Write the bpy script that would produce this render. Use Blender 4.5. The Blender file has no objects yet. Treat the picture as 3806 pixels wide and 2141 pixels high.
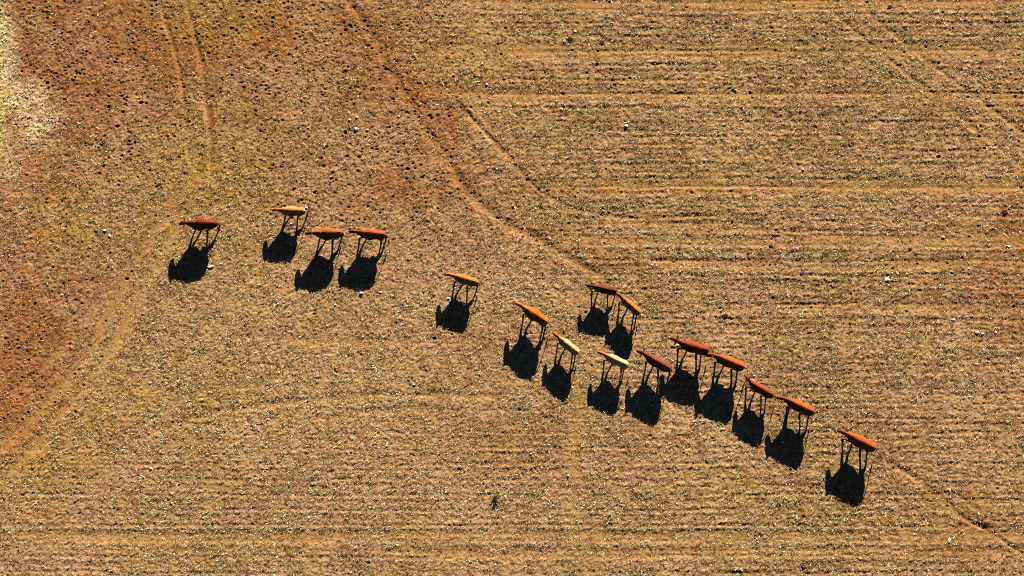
import bpy, bmesh, math, random
import numpy as np
from mathutils import Vector

R = math.radians
sc = bpy.context.scene
col = sc.collection
rng = np.random.default_rng(7)
random.seed(7)

# ---------------------------------------------------------------- camera, sky, sun, exposure
FRAME_W = 63.0                      # metres of field across the picture
K = FRAME_W / 2576.0                # metres per unit of the 2576-wide plan
CAM_H = 148.0
cam_d = bpy.data.cameras.new('camera')
cam = bpy.data.objects.new('camera', cam_d)
col.objects.link(cam)
TILT = R(14.0)                       # the camera looks down and a little up the picture
cam.location = (0, -CAM_H * math.sin(TILT), CAM_H * math.cos(TILT))
cam.rotation_euler = (TILT, 0, 0)
cam_d.sensor_width = 36
cam_d.sensor_fit = 'HORIZONTAL'
cam_d.lens = 18.0 / ((FRAME_W / 2) / CAM_H)
cam_d.clip_start = 1
cam_d.clip_end = 3000
sc.camera = cam

SUN_EL = R(19.7)
SUN_AZ = math.atan2(0.27, 1.0)      # from +Y towards +X
world = bpy.data.worlds.new("World")
sc.world = world
world.use_nodes = True
wn = world.node_tree
bg = wn.nodes['Background']
sky = wn.nodes.new('ShaderNodeTexSky')
sky.sky_type = 'NISHITA'
sky.sun_disc = False
sky.sun_elevation = SUN_EL
sky.sun_rotation = SUN_AZ
sky.altitude = 2500
sky.air_density = 0.22
sky.dust_density = 0.0
sky.ozone_density = 2.0
wn.links.new(sky.outputs[0], bg.inputs[0])
bg.inputs[1].default_value = 0.05

sl = bpy.data.lights.new('sun', 'SUN')
sl.energy = 5.0
sl.angle = R(0.5)
sl.color = (1.0, 0.90, 0.74)
sun = bpy.data.objects.new('sun', sl)
col.objects.link(sun)
sd = Vector((math.sin(SUN_AZ) * math.cos(SUN_EL), math.cos(SUN_AZ) * math.cos(SUN_EL), math.sin(SUN_EL)))
sun.rotation_euler = sd.to_track_quat('Z', 'Y').to_euler()
sun.location = sd * 200

vs = sc.view_settings
sc.display_settings.display_device = 'sRGB'
vs.view_transform = 'Standard'
vs.look = 'None'
vs.exposure = 1.62
vs.gamma = 1.0
sc.cycles.pixel_filter_type = 'BLACKMAN_HARRIS'
sc.cycles.filter_width = 1.0
sc.cycles.diffuse_bounces = 0
sc.cycles.use_denoising = False

# ---------------------------------------------------------------- helpers
def P(u, v, h=0.0):                 # plan units (2576 x 1449) -> metres on the field, at height h
    a = (u - 1288.0) * K / CAM_H
    b = (724.5 - v) * K / CAM_H
    dy = b * math.cos(TILT) + math.sin(TILT)
    dz = b * math.sin(TILT) - math.cos(TILT)
    t = (h - CAM_H * math.cos(TILT)) / dz
    return (a * t, -CAM_H * math.sin(TILT) + dy * t)

def Q(u, v, h=0.0):                 # the same from 3806 x 2141 units
    return P(u * 2576.0 / 3806.0, v * 2576.0 / 3806.0, h)

def tag(o, label=None, cat=None, group=None, kind=None):
    if label: o['label'] = label
    if cat: o['category'] = cat
    if group: o['group'] = group
    if kind: o['kind'] = kind
    return o

def mesh_np(name, verts, faces, mat, cols=None, smooth=True):
    """verts (n,3), faces (m,k) all of one size; cols (n,3) stored as point colour 'tint'."""
    me = bpy.data.meshes.new(name)
    n, (m, k) = len(verts), faces.shape
    me.vertices.add(n)
    me.vertices.foreach_set('co', np.ascontiguousarray(verts, dtype=np.float32).ravel())
    me.loops.add(m * k)
    me.loops.foreach_set('vertex_index', np.ascontiguousarray(faces, dtype=np.int32).ravel())
    me.polygons.add(m)
    me.polygons.foreach_set('loop_start', np.arange(0, m * k, k, dtype=np.int32))
    me.polygons.foreach_set('loop_total', np.full(m, k, dtype=np.int32))
    me.polygons.foreach_set('use_smooth', np.full(m, smooth, dtype=bool))
    me.update(calc_edges=True)
    if cols is not None:
        set_tint(me, cols)
    me.materials.append(mat)
    o = bpy.data.objects.new(name, me)
    col.objects.link(o)
    return o

def set_tint(me, cols):
    a = me.color_attributes.new('tint', 'FLOAT_COLOR', 'POINT')
    c4 = np.ones((len(cols), 4), dtype=np.float32)
    c4[:, :3] = cols
    a.data.foreach_set('color', c4.ravel())

def hash2(ix, iy, seed):
    h = (ix.astype(np.int64) * 374761393 + iy.astype(np.int64) * 668265263 + seed * 974634777) & 0xffffffff
    h = ((h ^ (h >> 13)) * 1274126177) & 0xffffffff
    h = (h ^ (h >> 16)) & 0xffffffff
    h = (h * 2246822519) & 0xffffffff
    h = h ^ (h >> 15)
    return (h & 0xffffff) / float(0xffffff)

def vn(X, Y, sx, sy=None, seed=0):
    """smooth value noise in -1..1 with cells sx by sy metres"""
    sy = sy or sx
    x, y = X / sx, Y / sy
    ix, iy = np.floor(x), np.floor(y)
    fx, fy = x - ix, y - iy
    fx = fx * fx * (3 - 2 * fx)
    fy = fy * fy * (3 - 2 * fy)
    ix = ix.astype(np.int64); iy = iy.astype(np.int64)
    a = hash2(ix, iy, seed); b = hash2(ix + 1, iy, seed)
    c = hash2(ix, iy + 1, seed); d = hash2(ix + 1, iy + 1, seed)
    return 2 * ((a * (1 - fx) + b * fx) * (1 - fy) + (c * (1 - fx) + d * fx) * fy) - 1

def fbm(X, Y, s, seed=0, octaves=3, ratio=1.0):
    r = np.zeros_like(X); amp = 1.0; tot = 0
    for k in range(octaves):
        # turn each octave so that lattice lines never show
        a = 0.6 + 1.1 * k if ratio == 1.0 else 0.0
        Xr = X * math.cos(a) - Y * math.sin(a); Yr = X * math.sin(a) + Y * math.cos(a)
        r += amp * vn(Xr + 13.7 * k, Yr - 7.1 * k, s / 2 ** k, s * ratio / 2 ** k, seed + k)
        tot += amp; amp *= 0.55
    return r / tot

def sstep(a, b, x):
    t = np.clip((x - a) / (b - a), 0, 1)
    return t * t * (3 - 2 * t)

def smooth_line(pts, n=8):
    """Catmull-Rom through plan points, in metres"""
    q = [np.array(P(*p)) for p in pts]
    q = [2 * q[0] - q[1]] + q + [2 * q[-1] - q[-2]]
    out = []
    for i in range(1, len(q) - 2):
        for k in range(n):
            t = k / n
            out.append(0.5 * ((2 * q[i]) + (-q[i-1] + q[i+1]) * t + (2*q[i-1] - 5*q[i] + 4*q[i+1] - q[i+2]) * t*t
                              + (-q[i-1] + 3*q[i] - 3*q[i+1] + q[i+2]) * t**3))
    out.append(q[-2])
    return np.array(out)

def line_dist(X, Y, line, reach):
    """distance to a polyline and the position along it, far values capped"""
    D = np.full(X.shape, 1e3, dtype=np.float64)
    S = np.zeros(X.shape)
    s0 = 0.0
    for (ax, ay), (bx, by) in zip(line[:-1], line[1:]):
        L = math.hypot(bx - ax, by - ay)
        if L < 1e-6: continue
        m = (X > min(ax, bx) - reach) & (X < max(ax, bx) + reach) & (Y > min(ay, by) - reach) & (Y < max(ay, by) + reach)
        if m.any():
            x, y = X[m], Y[m]
            t = np.clip(((x - ax) * (bx - ax) + (y - ay) * (by - ay)) / (L * L), 0, 1)
            d = np.hypot(x - ax - t * (bx - ax), y - ay - t * (by - ay))
            old = D[m]; ss = S[m]
            near = d < old
            old[near] = d[near]; ss[near] = s0 + t[near] * L
            D[m] = old; S[m] = ss
        s0 += L
    return D, S

# ---------------------------------------------------------------- where the field is bare, trodden, rutted
# (points in plan units, half width m, depth m, bareness, redness, hoof pits per metre)
TRACKS = [
    ([(400,-40),(412,40),(440,130),(455,200),(468,305),(472,350)], 0.15, 0.09, 0.7, 0.85, 0),
    ([(462,-40),(478,40),(500,130),(512,200),(521,260),(530,330),(530,420),(525,470)], 0.20, 0.10, 0.95, 0.95, 0),
    ([(530,400),(505,450),(470,470),(440,520)],                               0.50, 0.02, 0.6, 0.35, 0),
    ([(1040,228),(1150,234),(1300,238),(1500,238),(1700,237),(2000,236),(2300,238),(2640,236)], 0.33, 0.045, 0.75, 0.40, 0),
    ([(1050,126),(1250,127),(1500,130),(1800,128),(2150,124),(2640,126)],     0.45, 0.04, 0.75, 0.3, 0),
    ([(850,-40),(898,31),(945,105),(980,174),(1020,240),(1052,297),(1090,350),(1124,389),(1144,430),(1185,491),(1277,563),(1360,604),(1442,656),(1554,717)], 0.28, 0.07, 0.75, 0.80, 2.6),
    ([(1200,240),(1225,310),(1262,370),(1305,425),(1370,475),(1440,510),(1540,532),(1660,545),(1900,552)], 0.22, 0.03, 0.5, 0.3, 0),
    ([(1130,235),(1180,290),(1226,338),(1265,378),(1300,418),(1362,482),(1442,523),(1544,543),(1650,552)], 0.17, 0.08, 0.55, 0.9, 2.5),
    ([(2030,-20),(2130,60),(2251,160),(2351,240),(2430,305),(2518,377),(2620,460)], 0.17, 0.045, 0.6, 0.4, 0.4),
    ([(2150,-10),(2201,43),(2268,100),(2368,180),(2468,253),(2620,370)],      0.16, 0.045, 0.5, 0.45, 0.6),
    ([(2420,250),(2470,232),(2530,228),(2600,236)],                           0.22, 0.04, 0.5, 0.6, 2.0),
    ([(-40,1150),(60,1075),(140,985),(200,915),(260,820),(310,715),(370,610),(430,530),(465,440)], 0.36, 0.06, 0.85, 0.40, 0),
    ([(-40,1230),(60,1150),(180,1010),(260,905),(330,785),(385,680),(450,560),(500,470)], 0.36, 0.06, 0.85, 0.15, 0),
    ([(2205,1140),(2240,1165),(2290,1195),(2340,1230),(2385,1270),(2420,1300),(2480,1330),(2540,1370),(2640,1440)], 0.17, 0.07, 0.7, 1.0, 1.6),
    ([(2040,1045),(2075,1070),(2115,1088)],                                   0.12, 0.05, 0.5, 1.0, 1.2),
    ([(1935,985),(1968,1002)],                                                0.12, 0.04, 0.5, 1.0, 1.0),
    ([(330,1105),(433,1070),(560,1033),(800,1003),(1050,992),(1300,1000)], 0.22, 0.04, 0.32, 0.4, 0.5),
    ([(560,840),(760,850),(1000,860),(1200,850)],             0.30, 0.03, 0.3, 0.4, 0.4),
    ([(700,1075),(860,1045),(1000,1030),(1150,1028)], 0.25, 0.03, 0.3, 0.4, 0),
    ([(20,1010),(130,900),(230,780),(300,660)], 0.30, 0.04, 0.5, 0.7, 0),
    ([(330,300),(330,200),(300,60),(280,-40)], 0.25, 0.03, 0.35, 0.5, 0),
    ([(1455,880),(1448,1050),(1440,1250),(1432,1420)],                        0.50, 0.012, 0.55, 0.05, 0),
    ([(1500,555),(1900,575),(2300,600),(2640,590)],                           0.30, 0.04, 0.65, 0.3, 0),
    ([(1380,600),(1700,606),(2100,605),(2640,612)],                           0.35, 0.04, 0.7, 0.25, 0),
    ([(1600,655),(2000,662),(2640,655)],                                      0.35, 0.04, 0.65, 0.3, 0),
    ([(1750,775),(2100,768),(2640,776)],                                      0.30, 0.05, 0.6, 0.5, 0.3),
    ([(1250,482),(1600,470),(2000,468),(2640,470)],                           0.45, 0.035, 0.7, 0.3, 0),
    ([(1100,4),(1600,8),(2640,2)],                                            0.50, 0.035, 0.75, 0.3, 0),
    ([(0,1345),(600,1352),(1300,1345),(2000,1352),(2640,1348)],               0.35, 0.04, 0.6, 0.2, 0),
    ([(900,1388),(1500,1392),(2100,1384),(2640,1390)],                        0.30, 0.04, 0.55, 0.2, 0),
]
LINES = [smooth_line(t[0]) for t in TRACKS]

def blob(X, Y, u, v, ru, rv=None, rot=0.0):
    cx, cy = P(u, v)
    rv = rv or ru
    a = R(rot)
    dx, dy = X - cx, Y - cy
    x = (dx * math.cos(a) + dy * math.sin(a)) / (ru * K)
    y = (-dx * math.sin(a) + dy * math.cos(a)) / (rv * K)
    return np.exp(-(x * x + y * y))

def trodden(X, Y):
    t = (1.0 * blob(X, Y, 230, 130, 230, 170) + 0.8 * blob(X, Y, 640, 120, 190, 160) + 0.55 * blob(X, Y, 860, 60, 190, 120)
         + 0.75 * blob(X, Y, 1010, 260, 190, 110, -45) + 0.55 * blob(X, Y, 880, 380, 200, 130) + 0.45 * blob(X, Y, 330, 380, 260, 130)
         + 0.45 * blob(X, Y, 960, 520, 220, 90) + 0.55 * blob(X, Y, 60, 900, 120, 160) + 0.3 * blob(X, Y, 120, 640, 150, 100)
         + 0.18 * blob(X, Y, 1800, 150, 700, 150) + 0.20 * blob(X, Y, 1900, 690, 500, 120) + 0.3 * blob(X, Y, 2500, 230, 120, 60))
    return np.clip(t, 0, 1)

def redsoil(X, Y):
    t = (0.85 * blob(X, Y, 210, 150, 230, 230) + 0.6 * blob(X, Y, -80, 650, 330, 650) + 0.38 * blob(X, Y, 600, 150, 420, 260) + 0.12 * blob(X, Y, 1000, 300, 300, 330) + 0.55 * blob(X, Y, 600, 70, 200, 130) + 0.55 * blob(X, Y, 960, 130, 230, 75, -48)
         + 0.5 * blob(X, Y, 1050, 290, 190, 80, -50) + 0.5 * blob(X, Y, 950, 470, 230, 70) + 0.6 * blob(X, Y, 60, 900, 140, 170)
         + 0.5 * blob(X, Y, 250, 720, 200, 90, 50) + 0.5 * blob(X, Y, 2560, 720, 160, 260) + 0.4 * blob(X, Y, 2380, 1320, 260, 110, -25)
         + 0.35 * blob(X, Y, 1150, 860, 400, 60) + 0.3 * blob(X, Y, 1500, 640, 260, 70, -20) + 0.3 * blob(X, Y, 1250, 1130, 350, 90)
         + 0.3 * blob(X, Y, 30, 1100, 120, 80))
    return np.clip(t, 0, 1)

def pale_gravel(X, Y):
    t = (1.0 * blob(X, Y, 0, 120, 45, 130) + 1.0 * blob(X, Y, 50, 235, 55, 110, 60) + 0.8 * blob(X, Y, 95, 320, 45, 55)
         + 0.50 * blob(X, Y, 15, 420, 60, 60))
    return 0.9 * sstep(0.05, 1.15, t * (1 + 0.8 * fbm(X, Y, 0.9, 141, 3)))

def green_edge(X, Y):
    return np.clip(1.2 * blob(X, Y, -12, 100, 30, 60) + 1.2 * blob(X, Y, 4, 260, 26, 50) + 0.9 * blob(X, Y, -15, 350, 40, 50), 0, 1)

def track_masks(X, Y):
    """bareness, redness, rut depth at points"""
    bare = np.zeros(X.shape); red = np.zeros(X.shape); rut = np.zeros(X.shape)
    for (pts, hw, dep, b, rd, pit), ln in zip(TRACKS, LINES):
        D, S = line_dist(X, Y, ln, hw * 3 + 0.8)
        near = D < hw * 3 + 0.8
        if not near.any(): continue
        d = D[near]; x = X[near]; y = Y[near]
        d = d + 0.35 * hw * fbm(x, y, 0.9, 91, 2)
        f = np.exp(-(d / hw) ** 2 * 0.9)
        patch = np.clip(0.75 + 0.55 * fbm(x, y, 2.2, 97, 2), 0.15, 1.0)
        Lt = float(np.hypot(*(ln[1:] - ln[:-1]).T).sum())
        s_ = S[near]
        f = f * patch * sstep(0.0, 2.2, s_) * sstep(0.0, 2.2, Lt - s_)
        bb = bare[near]; rr = red[near]; uu = rut[near]
        bare[near] = np.maximum(bb, f * b)
        red[near] = np.maximum(rr, f * rd)
        prof = f - 0.10 * np.exp(-((d - 1.5 * hw) / (0.5 * hw)) ** 2) * patch
        rut[near] = np.where(np.abs(prof * dep) > np.abs(uu), prof * dep, uu)
    return bare, red, rut

# ---------------------------------------------------------------- hoof pits
def scatter_pits():
    xs, ys = [], []
    N = 46000
    X = rng.uniform(-34, 34, N); Y = rng.uniform(-20, 20, N)
    d = trodden(X, Y) * np.clip(0.75 + 0.7 * fbm(X, Y, 2.5, 51, 2) + 1.1 * fbm(X, Y, 0.7, 53, 2), 0.03, 1.8)
    keep = rng.random(N) < (0.014 + 0.75 * d)
    keep &= pale_gravel(X, Y) < 0.35
    xs.append(X[keep]); ys.append(Y[keep])
    for (pts, hw, dep, b, rd, pit), ln in zip(TRACKS, LINES):
        if pit <= 0: continue
        seg = np.hypot(*(ln[1:] - ln[:-1]).T)
        n = int(seg.sum() * pit)
        i = rng.choice(len(seg), n, p=seg / seg.sum())
        t = rng.random(n)[:, None]
        p = ln[i] * (1 - t) + ln[i + 1] * t + rng.normal(0, hw * 0.8, (n, 2))
        xs.append(p[:, 0]); ys.append(p[:, 1])
    return np.concatenate(xs), np.concatenate(ys)

PITX, PITY = scatter_pits()
PITR = rng.uniform(0.04, 0.090, len(PITX)) * np.where(rng.random(len(PITX)) < 0.12, 1.35, 1.0)
PITD = PITR * rng.uniform(0.4, 0.8, len(PITX))

# ---------------------------------------------------------------- the field
DX = 0.046
def axis(half):
    core = np.arange(-half, half + DX, DX)
    out = []; s = DX; p = core[-1]
    while p < 420:
        s *= 1.28; p += min(s, 30); out.append(p)
    out = np.array(out)
    return np.concatenate([-(out[::-1] - core[-1]) + core[0], core, out]), len(out)
gx, nox = axis(34.0)
gy, noy = axis(20.0)
NX, NY = len(gx), len(gy)
X, Y = np.meshgrid(gx, gy)
inner = sstep(36.5, 34.0, np.abs(X)) * sstep(22.0, 20.0, np.abs(Y))

bare, tred, rut = track_masks(X, Y)
tro = trodden(X, Y); red = redsoil(X, Y); pale = pale_gravel(X, Y); green = green_edge(X, Y)

def ridged(x): return 1 - np.abs(x)
right = sstep(-4, 12, X + 0.25 * Y)                       # the drilled rows show on the right
rows = vn(X, Y, 1.5, 0.13, 21) * 0.6 + vn(X + 3, Y, 2.4, 0.22, 22) * 0.6
band = fbm(X, Y, 9.0, 31, 2, 0.11)
def drill(X, Y):
    """the sown rows, half a metre apart, and how clearly they show"""
    yy = Y + 0.10 * vn(X, Y, 7.0, 1.5, 23) + 0.05 * vn(X, Y, 2.0, 0.8, 24)
    show = np.clip(sstep(-6, 8, X + 0.30 * Y) + 0.9 * sstep(-4, -12, Y), 0, 1)
    show = show * np.clip(0.70 + 0.6 * vn(X, Y, 9.0, 0.6, 26) + 0.35 * vn(X, Y, 3.0, 0.5, 27), 0, 1.3)
    return (0.75 * np.sin(2 * math.pi * yy / 0.47) + 0.45 * np.sin(2 * math.pi * yy / 0.31 + 1.0)), show
drow, dshow = drill(X, Y)
tuft = fbm(X, Y, 0.34, 41, 2)
clod = vn(X * 0.8 + Y * 0.6, Y * 0.8 - X * 0.6, 0.115, 0.10, 45) + 0.6 * (rng.random(X.shape) - 0.5) + 0.35 * right * vn(X, Y, 0.42, 0.13, 46)
Z = (0.03 * fbm(X, Y, 6.0, 3, 2) + 0.010 * fbm(X, Y, 1.6, 5, 2)
     + 0.012 * rows * (0.25 + 0.75 * right) + 0.010 * drow * dshow + 0.02 * band * right)
rough = np.clip(1 - 0.85 * bare, 0.12, 1)
Z += rough * (0.016 * tuft + 0.024 * clod - 0.035 * np.clip(vn(X * 0.8 + Y * 0.6, Y * 0.8 - X * 0.6, 0.17, 0.13, 47) - 0.45, 0, 1))
Z += pale * 0.03 * fbm(X, Y, 0.2, 49, 2)
Z -= rut
Z *= inner
def height_core():
    """pits stamped into the core grid"""
    i0, j0 = nox, noy
    for x, y, r, d in zip(PITX, PITY, PITR, PITD):
        ci = int(round((x - gx[i0]) / DX)) + i0
        cj = int(round((y - gy[j0]) / DX)) + j0
        k = 6
        if ci - k < i0 or cj - k < j0 or ci + k >= NX - i0 or cj + k >= NY - j0: continue
        sx = slice(ci - k, ci + k + 1); sy = slice(cj - k, cj + k + 1)
        rr = np.hypot(X[sy, sx] - x, (Y[sy, sx] - y) * 1.25) / r
        Z[sy, sx] += -d * np.exp(-(rr ** 2.6)) + 0.22 * d * np.exp(-((rr - 1.5) / 0.35) ** 2)
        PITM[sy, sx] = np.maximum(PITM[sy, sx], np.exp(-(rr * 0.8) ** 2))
PITM = np.zeros_like(X)
height_core()

def ground_z(x, y):
    fx = np.interp(x, gx, np.arange(NX)); fy = np.interp(y, gy, np.arange(NY))
    i = np.clip(np.floor(fx).astype(int), 0, NX - 2); j = np.clip(np.floor(fy).astype(int), 0, NY - 2)
    a = fx - i; b = fy - j
    return (Z[j, i] * (1 - a) + Z[j, i + 1] * a) * (1 - b) + (Z[j + 1, i] * (1 - a) + Z[j + 1, i + 1] * a) * b

# albedo of soil and thatch (what the ground itself is, no light in it)
C_THATCH = np.array([0.355, 0.205, 0.083])
C_OLIVE  = np.array([0.265, 0.172, 0.056])
C_STRAW  = np.array([0.475, 0.325, 0.165])
C_RED    = np.array([0.255, 0.085, 0.022])
C_ROSE   = np.array([0.370, 0.200, 0.115])
C_GOLD   = np.array([0.360, 0.225, 0.045])
C_DARK   = np.array([0.080, 0.038, 0.020])
C_TRACK  = np.array([0.390, 0.210, 0.062])
C_RUST   = np.array([0.200, 0.072, 0.022])
C_GRAVEL = np.array([0.600, 0.450, 0.240])
C_GREEN  = np.array([0.520, 0.425, 0.150])

def mix(a, b, f): return a * (1 - f[..., None]) + b * f[..., None]

def ground_colour(X, Y, bare, tred, red, pale, green):
    c = np.broadcast_to(C_THATCH, X.shape + (3,)).copy()
    n1 = fbm(X, Y, 6.0, 61, 3); n2 = fbm(X, Y, 1.4, 65, 3); n3 = fbm(X, Y, 0.30, 69, 2); n4 = fbm(X, Y, 8.0, 73, 3, 0.12); n5 = fbm(X, Y, 2.6, 77, 3)
    right = sstep(-4, 12, X + 0.25 * Y)
    c = mix(c, C_OLIVE, np.clip(0.35 + 0.22 * right + 0.55 * n1 + 0.35 * n2 + 0.25 * n4 * right, 0, 0.9))
    c = mix(c, C_STRAW, np.clip(0.10 + 0.40 * n3 - 0.30 * n1 + 0.35 * n4 * right + 0.12 * blob(X, Y, 700, 1150, 900, 330), 0, 0.8))
    dr, ds = drill(X, Y)
    c = mix(c, C_STRAW, np.clip(0.25 * dr * ds, 0, 0.4))
    c = mix(c, C_RED * 0.8, np.clip(-0.25 * dr * ds, 0, 0.4))
    rr = np.clip(red * (0.8 + 0.6 * n2) + 0.22 * n2 + 0.06, 0, 0.85)
    c = mix(c, C_RED, rr)
    gold = (0.55 * blob(X, Y, 470, 440, 230, 170) + 0.45 * blob(X, Y, 560, 30, 200, 120) + 0.6 * blob(X, Y, 60, 1190, 230, 70, 35) + 0.35 * blob(X, Y, 1120, 140, 200, 90)
            + 0.4 * blob(X, Y, 1950, 1260, 160, 80) + 0.35 * blob(X, Y, 480, 1000, 300, 90) + 0.45 * blob(X, Y, 250, 560, 160, 90))
    c = mix(c, C_GOLD, np.clip(gold * (0.9 + 0.7 * n2), 0, 0.8))
    c = mix(c, C_ROSE, np.clip(0.15 + 0.75 * n5, 0, 0.65))
    c = mix(c, C_DARK, np.clip(0.9 * fbm(X, Y, 0.22, 79, 2) + 0.10 * right + 0.25 * red - 0.10 - 0.15 * blob(X, Y, 800, 1150, 900, 350), 0, 0.7))
    c = mix(c, mix(np.broadcast_to(C_TRACK, c.shape), C_RUST, tred), np.clip(bare * 0.95, 0, 0.9))
    g = np.clip(pale * (0.9 + 0.5 * n3), 0, 0.95)
    c = mix(c, C_GRAVEL, g)
    c = mix(c, C_GREEN, np.clip(green * (0.9 + 0.5 * n3), 0, 0.9))
    return c

GC = ground_colour(X, Y, bare, tred, red, pale, green)
GC = mix(GC, C_DARK, np.clip(PITM * 0.6, 0, 0.6))      # ground colour goes darker inside the hoof prints

def attr_material(name, rough=0.9, noise=0.25, scale=9.0, bump=0.0, spec=0.15, trans=0.0):
    m = bpy.data.materials.new(name)
    m.use_nodes = True
    nt = m.node_tree
    b = nt.nodes['Principled BSDF']
    at = nt.nodes.new('ShaderNodeAttribute'); at.attribute_name = 'tint'
    tc = nt.nodes.new('ShaderNodeTexCoord')
    nz = nt.nodes.new('ShaderNodeTexNoise'); nz.inputs['Scale'].default_value = scale; nz.inputs['Detail'].default_value = 4
    nz.inputs['Roughness'].default_value = 0.65
    nt.links.new(tc.outputs['Object'], nz.inputs['Vector'])
    mr = nt.nodes.new('ShaderNodeMapRange')
    mr.inputs['From Min'].default_value = 0.25; mr.inputs['From Max'].default_value = 0.75
    mr.inputs['To Min'].default_value = 1 - noise; mr.inputs['To Max'].default_value = 1 + noise
    nt.links.new(nz.outputs['Fac'], mr.inputs['Value'])
    vm = nt.nodes.new('ShaderNodeVectorMath'); vm.operation = 'SCALE'
    nt.links.new(at.outputs['Color'], vm.inputs[0]); nt.links.new(mr.outputs['Result'], vm.inputs['Scale'])
    nt.links.new(vm.outputs['Vector'], b.inputs['Base Color'])
    b.inputs['Roughness'].default_value = rough
    b.inputs['Specular IOR Level'].default_value = spec
    if bump:
        bp = nt.nodes.new('ShaderNodeBump'); bp.inputs['Strength'].default_value = bump; bp.inputs['Distance'].default_value = 0.03
        nt.links.new(nz.outputs['Fac'], bp.inputs['Height']); nt.links.new(bp.outputs['Normal'], b.inputs['Normal'])
    return m

M_GROUND = attr_material('dry_pasture', 0.95, 0.40, 22.0, 0.8, 0.05)
M_GRASS = attr_material('dry_grass_blade', 0.75, 0.15, 6.0, 0.0, 0.15)
M_STONE = attr_material('pale_stone', 0.85, 0.25, 16.0, 0.3, 0.2)
M_COAT = attr_material('cow_coat', 0.75, 0.22, 24.0, 0.25, 0.06)
M_HAIR = attr_material('tail_hair', 0.7, 0.2, 40.0, 0.2, 0.15)
M_DUNG = attr_material('dry_dung', 0.9, 0.3, 20.0, 0.5, 0.1)
M_TWIG = attr_material('dead_stalk', 0.9, 0.3, 20.0, 0.0, 0.1)

idx = np.arange(NX * NY).reshape(NY, NX)
F = np.stack([idx[:-1, :-1], idx[:-1, 1:], idx[1:, 1:], idx[1:, :-1]], -1).reshape(-1, 4)
V = np.stack([X, Y, Z], -1).reshape(-1, 3)
ground = mesh_np('ground', V, F, M_GROUND, GC.reshape(-1, 3))
tag(ground, kind='structure')

# ---------------------------------------------------------------- dry grass (one uncountable cover)
def make_grass():
    N = 430000
    x = rng.uniform(-34, 34, N); y = rng.uniform(-20, 20, N)
    b, tr, _ = track_masks(x, y)
    red_ = redsoil(x, y); pale_ = pale_gravel(x, y); tro_ = trodden(x, y)
    dens = np.clip(0.55 + 0.9 * fbm(x, y, 0.35, 113, 2) + 0.45 * fbm(x, y, 1.3, 111, 3) + 0.2 * fbm(x, y, 7, 115, 2), 0.05, 1)
    dr, ds = drill(x, y)
    dens *= np.clip(1 + 0.55 * dr * ds, 0.2, 1.6)
    dens *= np.clip(1 - 1.0 * b, 0.04, 1) * (1 - 0.50 * red_) * (1 - 0.3 * tro_)
    k = rng.random(N) < dens
    x, y, red_, pale_ = x[k], y[k], red_[k], pale_[k]
    n = len(x)
    # colour per tuft
    pick = rng.random(n)
    straw_p = np.clip(0.15 + 0.22 * fbm(x, y, 4.0, 121, 3) + 0.10 * blob(x, y, 600, 1150, 900, 330) + 0.35 * pale_, 0.03, 0.7)
    c = np.where((pick < straw_p)[:, None], np.array([0.76, 0.61, 0.38]),
        np.where((pick < straw_p + 0.38)[:, None], np.array([0.45, 0.295, 0.130]),
        np.where((pick < straw_p + 0.66)[:, None], np.array([0.25, 0.172, 0.052]), np.array([0.26, 0.125, 0.048]))))
    c = c * rng.uniform(0.7, 1.25, (n, 1)) * (1 + rng.normal(0, 0.05, (n, 3)))
    c = c * (1 - np.clip(red_, 0, 0.9)[:, None] * np.array([0.05, 0.30, 0.42]))
    B = 3
    xb = np.repeat(x, B) + rng.normal(0, 0.035, n * B)
    yb = np.repeat(y, B) + rng.normal(0, 0.03, n * B)
    cb = np.repeat(c, B, axis=0) * rng.uniform(0.85, 1.15, (n * B, 1))
    nb = n * B
    az = rng.uniform(0, 2 * math.pi, nb)
    # on the right the stalks lie more along the rows
    el = rng.uniform(R(5), R(44), nb)
    ln = rng.uniform(0.06, 0.19, nb)
    w = rng.uniform(0.008, 0.020, nb) * np.repeat(np.where(pick < straw_p * 0.45, 2.0, 1.0), B)
    z0 = ground_z(xb, yb) - 0.004
    dx, dy, dz = np.cos(az) * np.cos(el), np.sin(az) * np.cos(el), np.sin(el)
    px, py = -np.sin(az), np.cos(az)
    tw = rng.uniform(-0.6, 0.6, nb)
    v = np.zeros((nb, 4, 3))
    bend = rng.uniform(0.3, 0.6, nb)
    v[:, 0] = np.stack([xb - px * w / 2, yb - py * w / 2, z0], -1)
    v[:, 1] = np.stack([xb + px * w / 2, yb + py * w / 2, z0], -1)
    mx, my, mz = xb + dx * ln * 0.55, yb + dy * ln * 0.55, z0 + dz * ln * 0.62
    v[:, 2] = np.stack([mx + px * w * 0.5, my + py * w * 0.5, mz + tw * w * 0.5], -1)
    tx, ty, tz = xb + dx * ln + px * ln * (bend - 0.45), yb + dy * ln + py * ln * (bend - 0.45), z0 + dz * ln * 0.85
    v[:, 3] = np.stack([tx, ty, tz], -1)
    base = (np.arange(nb) * 4)[:, None]
    f = np.concatenate([base + np.array([[0, 1, 2]]), base + np.array([[0, 2, 3]])])
    o = mesh_np('dry_grass', v.reshape(-1, 3), f, M_GRASS, np.repeat(cb, 4, axis=0), smooth=False)
    tag(o, 'dry straw coloured grass tufts covering the whole field', 'grass', kind='stuff')
make_grass()

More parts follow.
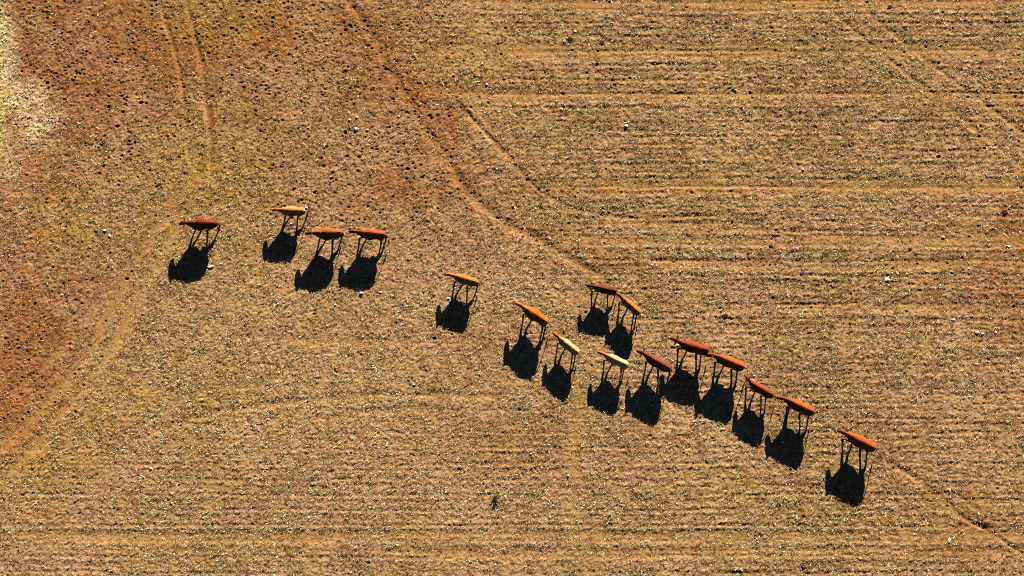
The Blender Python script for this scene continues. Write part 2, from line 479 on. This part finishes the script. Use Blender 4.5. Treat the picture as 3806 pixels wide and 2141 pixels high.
# ---------------------------------------------------------------- little pebbles (uncountable)
def make_pebbles():
    N = 45000
    x = rng.uniform(-33, 33, N); y = rng.uniform(-19.5, 19.5, N)
    pale_ = pale_gravel(x, y)
    d = 0.05 + 0.45 * (pale_gravel(x, y) > 0.3) + 0.16 * np.clip(fbm(x, y, 4.0, 131, 3) + 0.1, 0, 1) + 0.9 * pale_
    k = rng.random(N) < d
    x, y = x[k], y[k]
    n = len(x)
    r = rng.uniform(0.014, 0.040, n)
    oct_v = np.array([[1,0,0],[0,1,0],[-1,0,0],[0,-1,0],[0,0,.75],[0,0,-.5],[.62,.62,.35],[-.62,.55,.4],[-.55,-.62,.35],[.6,-.62,.3]], float)
    oct_f = np.array([[0,1,6],[1,4,6],[4,0,6],[1,2,7],[2,4,7],[4,1,7],[2,3,8],[3,4,8],[4,2,8],[3,0,9],[0,4,9],[4,3,9],[1,0,5],[2,1,5],[3,2,5],[0,3,5]])
    a = rng.uniform(0, 6.28, n)
    st = rng.uniform(0.7, 1.3, (n, 3))
    L = oct_v[None] * st[:, None, :] * r[:, None, None]
    ca, sa = np.cos(a)[:, None], np.sin(a)[:, None]
    v = np.stack([L[..., 0] * ca - L[..., 1] * sa + x[:, None], L[..., 0] * sa + L[..., 1] * ca + y[:, None],
                  L[..., 2] + (ground_z(x, y) + r * 0.5)[:, None]], -1)
    f = (np.arange(n) * 10)[:, None, None] + oct_f[None]
    c = np.array([0.60, 0.52, 0.38]) * rng.uniform(0.65, 1.15, (n, 1))
    o = mesh_np('pebbles', v.reshape(-1, 3), f.reshape(-1, 3), M_STONE, np.repeat(c, 10, axis=0), smooth=False)
    tag(o, 'tiny pale pebbles sprinkled through the grass, thickest at the left edge', 'pebbles', kind='stuff')
make_pebbles()

# ---------------------------------------------------------------- cows
def loft(bm, rings):
    """rings: lists of points, closed tube with capped ends"""
    vs = [[bm.verts.new(p) for p in r] for r in rings]
    n = len(vs[0])
    for a, b in zip(vs[:-1], vs[1:]):
        for i in range(n):
            bm.faces.new((a[i], a[(i + 1) % n], b[(i + 1) % n], b[i]))
    bm.faces.new(vs[0][::-1]); bm.faces.new(vs[-1])

def ring_yz(x, y, z, hw, hu, hd, n=20, tilt=0.0, keel=0.0):
    """upright section at x: half width hw, up hu, down hd; a cow's back is a blunt ridge"""
    pts = []
    for i in range(n):
        a = 2 * math.pi * i / n
        c, s = math.cos(a), math.sin(a)
        if s > 0:
            yy = hw * math.copysign(abs(c) ** 0.97, c); zz = hu * abs(s) ** 1.85
        else:
            yy = hw * math.copysign(abs(c) ** 0.85, c); zz = -hd * abs(s) ** 0.9
        pts.append((x + tilt * zz, y + yy, z + zz))
    return pts

def tube(bm, pts, radii, n=10, flat=1.0):
    rings = []
    P_ = [Vector(p) for p in pts]
    for i, p in enumerate(P_):
        t = (P_[min(i + 1, len(P_) - 1)] - P_[max(i - 1, 0)]).normalized()
        u = t.cross(Vector((0, 1, 0)))
        if u.length < 1e-3: u = t.cross(Vector((1, 0, 0)))
        u.normalize(); w = t.cross(u).normalized()
        r = radii[i]
        rings.append([p + u * (r * math.cos(2 * math.pi * k / n)) + w * (r * flat * math.sin(2 * math.pi * k / n)) for k in range(n)])
    loft(bm, rings)

def ellipsoid(bm, c, rad, rot=None):
    from mathutils import Matrix
    m = Matrix.Translation(c)
    if rot is not None: m = m @ rot
    m = m @ Matrix.Diagonal((*rad, 1.0))
    bmesh.ops.create_icosphere(bm, subdivisions=3, radius=1.0, matrix=m)

def make_cow(spec):
    from mathutils import Matrix
    (label, nose, rump, width, feet, coat, fore, hd, tail, hs, udder) = spec
    # where it stands: nose and rump are seen from above a little out of true, by their height
    def g(p, h):
        return np.array(Q(p[0], p[1], h))
    n_, r_ = g(nose, 0.85), g(rump, 1.0)
    L = float(np.hypot(*(n_ - r_)))
    s = L / 2.28
    yaw = math.atan2(n_[1] - r_[1], n_[0] - r_[0])
    fwd = (n_ - r_) / L
    base = r_ + fwd * 0.86 * s
    W = width / s / 0.66          # belly width factor
    bm = bmesh.new()
    hl, hy = hd                    # head: lowered by hl, turned by hy
    turn = lambda x: hy * max(0.0, x - 0.6) ** 1.5
    hump = max(0.0, 0.33 * (W - 0.95))
    T = [  # x, z, half width, up, down
        (-0.880, 1.04, 0.13, 0.10, 0.18), (-0.84, 1.03, 0.195, 0.15, 0.28), (-0.74, 1.01, 0.235, 0.20, 0.32),
        (-0.60, 1.0, 0.252, 0.245, 0.36), (-0.45, 0.99, 0.265, 0.305, 0.39), (-0.30, 0.96, 0.26 + 0.03 * (W - 1), 0.325 + 0.6 * hump, 0.375),
        (-0.12, 0.93, 0.285 * (0.3 + 0.7 * W), 0.365 + hump, 0.38), (0.08, 0.91, 0.33 * W, 0.395 + 1.1 * hump, 0.39), (0.26, 0.91, 0.315 * (0.15 + 0.85 * W), 0.39 + 0.8 * hump, 0.39),
        (0.42, 0.92, 0.265 * (0.5 + 0.5 * W), 0.365, 0.40), (0.55, 0.94, 0.235, 0.375, 0.41), (0.67, 0.97, 0.20, 0.33, 0.38),
        (0.78, 1.01, 0.145, 0.26, 0.30), (0.90, 1.06 - 0.5 * hl, 0.105, 0.21, 0.26), (1.00, 1.12 - 0.8 * hl, 0.082, 0.16, 0.22), (1.08, 1.16 - hl, 0.078, 0.12, 0.16)]
    loft(bm, [ring_yz(x, turn(x), z, hw * 1.16, hu, hdn) for x, z, hw, hu, hdn in T])
    # hip bones, tail head, shoulder points
    for sg in (-1, 1):
        ellipsoid(bm, (-0.43, sg * 0.215, 1.13), (0.09, 0.06, 0.05))
        ellipsoid(bm, (-0.76, sg * 0.11, 1.12), (0.07, 0.05, 0.05))
        ellipsoid(bm, (0.50, sg * 0.17, 0.92), (0.13, 0.085, 0.26))
        ellipsoid(bm, (-0.60, sg * 0.155, 0.86), (0.17, 0.105, 0.24))
    ellipsoid(bm, (-0.60, 0, 1.25), (0.22, 0.05, 0.03))
    # head along its own axis
    px, pz = 1.09, 1.20 - hl
    ty = turn(px)
    ha = R(47) - 0.35 * hl
    ax = Vector((math.cos(ha), 1.2 * hy, -math.sin(ha))).normalized()
    up = Vector((math.sin(ha), 0, math.cos(ha)))
    side = ax.cross(up).normalized()
    p0 = Vector((px - 0.03, ty, pz))
    H = [(-0.06, 0.085, 0.09), (0.02, 0.120, 0.135), (0.12, 0.130, 0.155), (0.20, 0.122, 0.170), (0.30, 0.098, 0.155), (0.40, 0.088, 0.138), (0.47, 0.092, 0.120), (0.515, 0.076, 0.090), (0.535, 0.045, 0.045)]
    rings = []
    for d, hw, hh in H:
        c = p0 + ax * d
        rings.append([c + side * hw * math.cos(2 * math.pi * k / 16) + up * hh * math.sin(2 * math.pi * k / 16) for k in range(16)])
    loft(bm, rings)
    for sg in (-1, 1):             # ears and brow
        rm = Matrix.Rotation(sg * R(14), 4, 'Z')
        ellipsoid(bm, p0 + side * (0.215 * sg) + ax * 0.0 + up * 0.03, (0.055, 0.145, 0.034), rm)
        ellipsoid(bm, p0 + side * (0.095 * sg) + ax * 0.15 + up * 0.07, (0.035, 0.03, 0.035))
    # jaw
    ellipsoid(bm, p0 + ax * 0.14 - up * 0.10, (0.12, 0.07, 0.095))
    # legs: feet given as fractions from nose (0) to rump (1)
    fx = [1.42 - 2.28 * f for f in feet]
    for k, sg in ((0, 1), (1, -1)):
        d = fx[k] - 0.52
        d = max(-0.42, min(0.42, d))
        y0 = 0.15 * sg
        kb = 0.06 if d < -0.1 else 0.01
        tube(bm, [(0.52, y0, 0.86), (0.49 + 0.12 * d, y0, 0.66), (0.52 + 0.55 * d + kb, y0 * 0.92, 0.37), (0.52 + 0.72 * d, y0 * 0.9, 0.24), (0.52 + 0.95 * d, y0 * 0.88, 0.10), (0.54 + d, y0 * 0.88, 0.045), (0.56 + d, y0 * 0.88, -0.01)],
             [0.145, 0.108, 0.066, 0.048, 0.054, 0.066, 0.072])
    for k, sg in ((2, 1), (3, -1)):
        d = fx[k] + 0.66
        d = max(-0.42, min(0.48, d))
        y0 = 0.155 * sg
        tube(bm, [(-0.58, y0, 0.95), (-0.50 + 0.15 * d, y0 * 1.08, 0.72), (-0.60 + 0.35 * d, y0 * 1.03, 0.58), (-0.735 + 0.58 * d, y0, 0.455), (-0.71 + 0.75 * d, y0 * 0.98, 0.28), (-0.69 + 0.95 * d, y0 * 0.98, 0.11), (-0.66 + d, y0 * 0.98, 0.045), (-0.64 + d, y0 * 0.98, -0.01)],
             [0.18, 0.155, 0.105, 0.064, 0.048, 0.054, 0.065, 0.070])
    if udder:
        ellipsoid(bm, (-0.36, 0, 0.57), (0.17, 0.13, 0.11))
    # tail
    tx, ty2 = tail
    tp = [(-0.80, 0, 1.16), (-0.89, 0.05 * ty2, 1.13), (-0.935 - 0.25 * tx, 0.25 * ty2, 0.98), (-0.94 - 0.45 * tx, 0.55 * ty2, 0.78), (-0.93 - 0.60 * tx, 0.85 * ty2, 0.60), (-0.92 - 0.66 * tx, 1.0 * ty2, 0.48)]
    tube(bm, tp, [0.045, 0.034, 0.028, 0.025, 0.023, 0.020], 8)
    for v in bm.verts: v.co *= s
    for v in bm.verts: v.co.z *= hs
    bmesh.ops.recalc_face_normals(bm, faces=bm.faces[:])
    me = bpy.data.meshes.new('cow_raw'); bm.to_mesh(me); bm.free()
    tmp = bpy.data.objects.new('cow_raw', me); col.objects.link(tmp)
    md = tmp.modifiers.new('r', 'REMESH'); md.mode = 'VOXEL'; md.voxel_size = 0.0165; md.use_smooth_shade = True
    sm = tmp.modifiers.new('s', 'SMOOTH'); sm.factor = 0.5; sm.iterations = 5
    dg = bpy.context.evaluated_depsgraph_get()
    ev = tmp.evaluated_get(dg)
    body = bpy.data.meshes.new_from_object(ev)
    body.name = 'body'
    bpy.data.objects.remove(tmp); bpy.data.meshes.remove(me)
    n = len(body.vertices)
    co = np.zeros(n * 3, dtype=np.float32); body.vertices.foreach_get('co', co); co = co.reshape(-1, 3)
    lx, ly, lz = co[:, 0] / s, co[:, 1] / s, co[:, 2] / (s * hs)
    seed = int(abs(nose[0])) % 97
    nzz = fbm(lx * 1.0 + seed, ly + lz * 0.7, 0.30, 200 + seed, 3) + 0.5 * fbm(lx + seed, ly * 1.5 - lz * 0.5, 0.09, 300 + seed, 2)
    c = np.broadcast_to(np.array(coat), (n, 3)).copy()
    f = sstep(0.42, 0.85, lx + 0.10 * nzz) 
    c = mix(c, np.array(fore), f)
    c *= (1 + 0.26 * nzz)[:, None]
    # darker lower legs, muzzle and hooves are the coat's own markings
    leg = sstep(0.50, 0.20, lz + 0.05 * nzz)
    c = mix(c, np.array(fore) * 0.6, 0.6 * leg)
    c = mix(c, np.array([0.035, 0.025, 0.02]), sstep(0.075, 0.05, lz))
    nd = np.sqrt((lx - (p0 + ax * 0.5).x) ** 2 + (ly - (p0 + ax * 0.5).y) ** 2 + (lz - (p0 + ax * 0.5).z) ** 2)
    c = mix(c, np.array([0.10, 0.055, 0.045]), sstep(0.10, 0.06, nd))
    for sg in (-1, 1):             # eyes
        e = p0 + side * (0.105 * sg) + ax * 0.155 + up * 0.055
        ed = np.sqrt((lx - e.x) ** 2 + (ly - e.y) ** 2 + (lz - e.z) ** 2)
        c = mix(c, np.array([0.012, 0.010, 0.009]), sstep(0.036, 0.026, ed))
    set_tint(body, np.clip(c, 0.005, 0.9))
    body.materials.clear(); body.materials.append(M_COAT)
    body.polygons.foreach_set('use_smooth', np.ones(len(body.polygons), dtype=bool))
    o = bpy.data.objects.new('cow', None); col.objects.link(o)
    o.empty_display_size = 0.3
    bo = bpy.data.objects.new('body', body); col.objects.link(bo); bo.parent = o
    zb = float(np.mean(ground_z(np.array([base[0], base[0] + fwd[0] * 0.4, base[0] - fwd[0] * 0.5]), np.array([base[1], base[1] + fwd[1] * 0.4, base[1] - fwd[1] * 0.5]))))
    o.location = (base[0], base[1], zb - 0.01)
    o.rotation_euler = (0, 0, yaw)
    tag(o, label, 'cow', 'red and tan cattle walking in a straggling line')
    # the tuft of hair at the tail's end
    tb = bmesh.new()
    e = Vector(tp[-1]); dirn = (Vector(tp[-1]) - Vector(tp[-2])).normalized()
    tube(tb, [e - dirn * 0.04, e + dirn * 0.03, e + dirn * 0.12, e + dirn * 0.20, e + dirn * 0.24], [0.022, 0.036, 0.042, 0.028, 0.008], 8)
    for v in tb.verts: v.co *= s; v.co.z *= hs
    tm = bpy.data.meshes.new('tail_tuft'); tb.to_mesh(tm); tb.free()
    for p in tm.polygons: p.use_smooth = True
    set_tint(tm, np.tile(np.array(fore) * 0.55, (len(tm.vertices), 1)))
    tm.materials.append(M_HAIR)
    t = bpy.data.objects.new('tail_tuft', tm); col.objects.link(t); t.parent = o
    return o

# coat colours
DKRED = (0.150, 0.026, 0.008); RED = (0.190, 0.040, 0.009); ORED = (0.250, 0.063, 0.011); ORANGE = (0.42, 0.120, 0.016)
TAN = (0.42, 0.165, 0.036); CREAM = (0.43, 0.250, 0.110); BROWN = (0.105, 0.024, 0.011); LIVER = (0.165, 0.038, 0.018)
# label, nose px, rump px (3806-wide plan), belly width m, feet (fore, fore, hind, hind), coat, fore coat, (head drop, head turn), (tail back, tail side), height factor, udder
COWS = [
 ('dark red cow with a broad belly walking alone, farthest left of the herd', (667,832), (804,831), .74, (.55,.41,.72,1.04), DKRED, (0.09,0.020,0.009), (.00,.0), (-.1,.1), 1.0, True),
 ('bright golden tan cow just ahead of two red cows, highest in the field', (1011,780), (1132,783), .58, (.39,.56,.76,1.05), TAN, ORANGE, (.02,.0), (.15,.1), 1.0, False),
 ('plump rusty red cow directly below and behind the golden tan cow', (1137,869), (1271,865), .76, (.36,.64,.72,.98), ORED, RED, (.0,.0), (.0,.0), 1.0, False),
 ('orange red cow swishing its tail out to one side, hindmost of the leading four', (1298,861), (1432,873), .68, (.28,.48,.88,1.0), ORED, RED, (.0,.0), (.25,.28), 1.0, True),
 ('vivid orange cow by itself between the leading four cows and the main line', (1657,1018), (1774,1049), .56, (.30,.56,.64,.99), ORANGE, ORANGE, (.02,.0), (.15,.0), 1.0, False),
 ('pear shaped orange brown cow walking right in front of the first cream cow', (1918,1128), (2035,1200), .70, (.30,.52,.90,.92), (0.33,0.085,0.014), ORANGE, (.0,.0), (.25,.0), 1.0, False),
 ('slender cream cow with an orange neck, following the pear shaped orange brown cow', (2053,1238), (2150,1311), .50, (.28,.50,.84,.86), CREAM, ORANGE, (.0,-.1), (.0,.0), 1.0, False),
 ("palest cream yellow cow whose back touches the tip of another cow's shadow", (2223,1308), (2333,1358), .52, (.27,.50,.85,.88), (0.48,0.29,0.13), (0.38,0.13,0.028), (.0,.0), (.3,.0), 1.0, False),
 ("thin dark brown cow with a slim orange cow's head touching its rump", (2181,1060), (2291,1080), .46, (.20,.41,.74,.98), BROWN, (0.07,0.018,0.009), (.0,.0), (.2,.0), 1.0, False),
 ('slim orange cow whose head touches the rump of the dark brown cow', (2289,1088), (2379,1163), .45, (.24,.50,.82,.84), (0.38,0.115,0.018), ORED, (.0,.0), (.0,.0), 1.0, False),
 ('dull liver red cow right behind the palest cream yellow cow, tail hanging to one side', (2369,1305), (2492,1372), .62, (.34,.52,.68,.98), LIVER, (0.12,0.026,0.013), (.0,.0), (.1,.15), 1.0, False),
 ('deep red cow with a curved back, its shadow falling beside the dull liver red cow', (2491,1266), (2634,1304), .66, (.26,.47,.73,.83), (0.185,0.032,0.009), (0.12,0.024,0.009), (.0,-.15), (.05,.0), .93, False),
 ('coppery red cow with its nose at the rump of the curved back cow', (2627,1312), (2765,1366), .62, (.29,.51,.73,.85), (0.26,0.055,0.012), RED, (.0,.15), (.3,.0), .97, True),
 ('narrow dark russet cow, third from last in line, its head bent away', (2759,1408), (2874,1470), .52, (.20,.46,.62,.79), (0.19,0.036,0.010), DKRED, (.0,-.35), (.3,.0), 1.0, False),
 ('bright rust cow, second from last, with its nose close behind the narrow dark russet cow', (2890,1473), (3024,1533), .62, (.35,.37,.68,.90), (0.29,0.062,0.012), RED, (.0,.1), (.0,.0), .97, True),
 ('rust orange cow last in line, followed by a narrow trodden rut', (3114,1601), (3253,1668), .68, (.22,.44,.63,.83), (0.27,0.058,0.011), RED, (.0,.0), (.1,.0), .95, False),
]
for c in COWS:
    make_cow(c)

# ---------------------------------------------------------------- stones big enough to pick out
def make_stone(u, v, size, label, group, long=1.0, ang=0.0):
    from mathutils import noise
    bm = bmesh.new()
    bmesh.ops.create_icosphere(bm, subdivisions=3, radius=1.0)
    sd_ = Vector((u * 0.37, v * 0.53, size * 11))
    for vv in bm.verts:
        d = vv.co.normalized()
        k = 1 + 0.28 * noise.noise(d * 1.3 + sd_) + 0.10 * noise.noise(d * 3.1 + sd_)
        vv.co = d * k
        vv.co.x *= long
        vv.co.z = max(vv.co.z * 0.62, -0.3)
        vv.co *= size / 2
    me = bpy.data.meshes.new('stone'); bm.to_mesh(me); bm.free()
    t = 0.60 + 0.12 * ((u * 7 + v * 3) % 10) / 10
    set_tint(me, np.tile(np.array([t, t * 0.95, t * 0.86]), (len(me.vertices), 1)))
    me.materials.append(M_STONE)
    o = bpy.data.objects.new('stone', me); col.objects.link(o)
    x, y = Q(u, v)
    o.location = (x, y, float(ground_z(np.array([x]), np.array([y]))[0]) + size * 0.12)
    o.rotation_euler = (0, 0, R(ang))
    tag(o, label, 'stone', group)

G1 = 'pale stones lying about the field'
STONES = [
 (1323,480,.30,'largest pale stone of the small cluster on trodden ground above the golden tan cow',1.3),
 (1299,446,.17,'small pale stone at the left end of the stone cluster above the golden tan cow',1.0),
 (1326,436,.20,'pale stone at the top of the stone cluster above the golden tan cow',1.2),
 (1367,483,.17,'small pale stone at the right end of the stone cluster above the golden tan cow',1.3),
 (1483,433,.15,'single pale stone to the right of the stone cluster, on trodden ground',1.0),
 (3297,1041,.28,'bright white stone standing out alone on the drilled rows, well right of the cattle',1.4),
 (3494,1062,.18,'rounded cream stone a short way right of the bright white stone',1.0),
 (3632,1236,.22,'leftmost stone of the pale cluster near the right edge of the field',1.4),
 (3653,1241,.18,'middle stone of the pale cluster near the right edge of the field',1.2),
 (3701,1236,.19,'rightmost stone of the pale cluster near the right edge of the field',1.3),
 (3543,1189,.20,'flat pale stone above and left of the cluster near the right edge',1.5),
 (3247,1199,.14,'small pale stone below the bright white stone',1.0),
 (3600,998,.15,'small pale stone above the rounded cream stone, near the right edge',1.0),
 (3747,916,.20,'elongated pale stone almost at the right edge of the field',1.7),
 (3506,881,.20,'wide pale stone on the drilled rows above the rounded cream stone',1.6),
 (2755,1013,.16,'small pale stone alone on the rows above the deep red curved back cow',1.3),
 (2802,1397,.14,'tiny white stone above the back of the narrow dark russet cow',1.0),
 (2137,118,.18,'white stone high in the field, just above the topmost horizontal track',1.1),
 (2087,406,.18,'pale stone just below the long horizontal track, with a thin shadow',1.1),
 (2067,377,.13,'tiny pale stone up and left of the thin shadowed stone below the track',1.0),
 (2328,469,.22,'wide white stone halfway between the horizontal track and the dark brown cow',1.4),
 (1803,190,.15,'pale stone lying in the topmost horizontal track',1.0),
 (1791,238,.15,'pale stone between the two horizontal tracks, on the left',1.0),
 (1809,315,.18,'larger of two pale stones just above the left end of the long horizontal track',1.2),
 (1779,315,.13,'smaller of two pale stones just above the left end of the long horizontal track',1.0),
 (1844,503,.14,'small pale stone beside the curved trodden path in the upper middle',1.0),
 (2735,335,.15,'pale stone just above the long horizontal track, right of the middle',1.0),
 (3127,362,.15,'pale stone just below the long horizontal track, far to the right',1.0),
 (2984,630,.17,'small white stone in the right half, below the paths that slant from the top',1.1),
 (2619,596,.14,'small white stone in the middle of the rows, left of the slanting paths',1.0),
 (290,458,.19,'white stone on the trodden ground left of the two upright ruts',1.1),
 (500,820,.18,'white stone just left of the nose of the leading dark red cow',1.0),
 (389,857,.19,'upper of two white stones farther left of the leading dark red cow',1.4),
 (408,877,.18,'lower of two white stones farther left of the leading dark red cow',1.4),
 (782,992,.20,'long thin white stone beside the shadow of the leading dark red cow',2.4),
 (1138,773,.19,'pale yellowish stone at the rump of the golden tan cow',1.4),
 (1082,832,.16,'pale yellowish stone between the leg shadows of the golden tan cow',1.2),
 (1343,1090,.20,'white stone at the lower tip of the shadow of the tail swishing cow',1.4),
 (1415,1086,.18,'white stone right of the shadow tip of the tail swishing cow',1.2),
 (1246,1133,.18,'white stone below the shadows of the leading four cows',1.1),
 (1033,1129,.16,'small white stone below the shadow of the golden tan cow',1.0),
 (1667,1110,.18,'cream stone touching the leg shadow of the vivid orange cow',1.5),
 (1788,1201,.17,'white stone right of the shadow of the vivid orange cow',1.0),
 (2910,1643,.13,'small grey white stone lying inside the shadow of the bright rust cow',1.0),
 (3604,1475,.17,'pale stone in the lower right of the field, above the narrow rut',1.5),
 (3528,2009,.20,'long upright white stone near the bottom right corner',2.2),
 (1973,1687,.16,'pale stone below the shadow of the slender cream cow',1.0),
 (2112,1768,.15,'pale stone below the shadow of the palest cream yellow cow',1.0),
 (2022,1871,.13,'left stone of three tiny ones in a row low in the middle of the field',1.0),
 (2037,1874,.13,'middle stone of three tiny ones in a row low in the middle of the field',1.0),
 (2056,1879,.14,'right stone of three tiny ones in a row low in the middle of the field',1.0),
 (561,1742,.18,'white stone low on the left of the field, the brightest there',1.1),
 (534,1774,.15,'small white stone just below the brightest one low on the left',1.0),
 (638,1870,.17,'left one of two touching white stones near the bottom left',1.0),
 (652,1866,.15,'right one of two touching white stones near the bottom left',1.0),
 (231,1096,.15,'small white stone on the left, above the curved wheel tracks',1.3),
]
for i, (u, v, sz, lab, lg) in enumerate(STONES):
    make_stone(u, v, sz * 0.82, lab, G1, lg, 80 if 'upright' in lab else (15 if lg > 2 else (i * 47) % 50 - 25))

# ---------------------------------------------------------------- dung pats and a dead weed
def make_pat(u, v, size, label):
    from mathutils import noise
    bm = bmesh.new()
    N = 26
    rings = []
    for k, (rr, z) in enumerate([(1.05, -0.06), (1.0, 0.0), (0.80, 0.035), (0.62, 0.022), (0.40, 0.04), (0.15, 0.03)]):
        ring = []
        for i in range(N):
            a = 2 * math.pi * i / N
            q = 1 + 0.42 * noise.noise(Vector((math.cos(a) * 1.5 + u, math.sin(a) * 1.5 + v, k * 0.25))) + 0.2 * noise.noise(Vector((math.cos(a) * 4 + u, math.sin(a) * 4 + v, k * 0.3)))
            ring.append((rr * q * math.cos(a) * size / 2 * 1.2, rr * q * math.sin(a) * size / 2, z))
        rings.append(ring)
    loft(bm, rings)
    me = bpy.data.meshes.new('dung_pat'); bm.to_mesh(me); bm.free()
    for p in me.polygons: p.use_smooth = True
    set_tint(me, np.tile(np.array([0.045, 0.022, 0.014]), (len(me.vertices), 1)))
    me.materials.append(M_DUNG)
    o = bpy.data.objects.new('dung_pat', me); col.objects.link(o)
    x, y = Q(u, v)
    o.location = (x, y, float(ground_z(np.array([x]), np.array([y]))[0]) + 0.01)
    tag(o, label, 'dung pat', 'dark dung pats on the field')
for a in [
 (3735,788,.42,'dark reddish dung pat near the right edge, on the drilled rows'),
 (3382,925,.28,'small dark dung pat right of the middle, above the bright white stone'),
 (2865,915,.30,'dark dung pat on the rows above the deep red curved back cow'),
 (2696,1173,.34,'dark dung pat right above the back of the deep red curved back cow'),
 (3307,25,.36,'dark dung pat at the top edge of the field'),
 (2120,146,.38,'dark dung pat below the white stone high in the field'),
 (2240,158,.34,'dark dung pat right of the white stone high in the field'),
 (2986,2107,.34,'dark dung pat near the bottom edge, right of the middle')]:
    make_pat(a[0], a[1], a[2] * 0.75, a[3])

def make_weed():
    bm = bmesh.new()
    for k in range(26):
        a = random.uniform(0, 6.28); l = random.uniform(0.18, 0.42); e = random.uniform(0.25, 1.2)
        d = Vector((math.cos(a) * math.cos(e) * 1.2, math.sin(a) * math.cos(e), math.sin(e)))
        m_ = d * l * 0.55 + Vector((random.uniform(-.04, .04), random.uniform(-.04, .04), 0.02))
        tube(bm, [(0, 0, -0.02), m_, d * l], [0.014, 0.011, 0.005], 5)
        for q in range(2):
            d2 = (d + Vector((random.uniform(-.8, .8), random.uniform(-.8, .8), random.uniform(-.3, .3)))).normalized()
            tube(bm, [m_, m_ + d2 * l * 0.4], [0.009, 0.004], 5)
    me = bpy.data.meshes.new('dead_weed'); bm.to_mesh(me); bm.free()
    set_tint(me, np.tile(np.array([0.045, 0.032, 0.03]), (len(me.vertices), 1)))
    me.materials.append(M_TWIG)
    o = bpy.data.objects.new('dead_weed', me); col.objects.link(o)
    x, y = Q(1838, 1852)
    o.location = (x, y, float(ground_z(np.array([x]), np.array([y]))[0]))
    tag(o, 'dark twiggy dead weed alone in the grass, low in the middle of the field', 'weed')
make_weed()
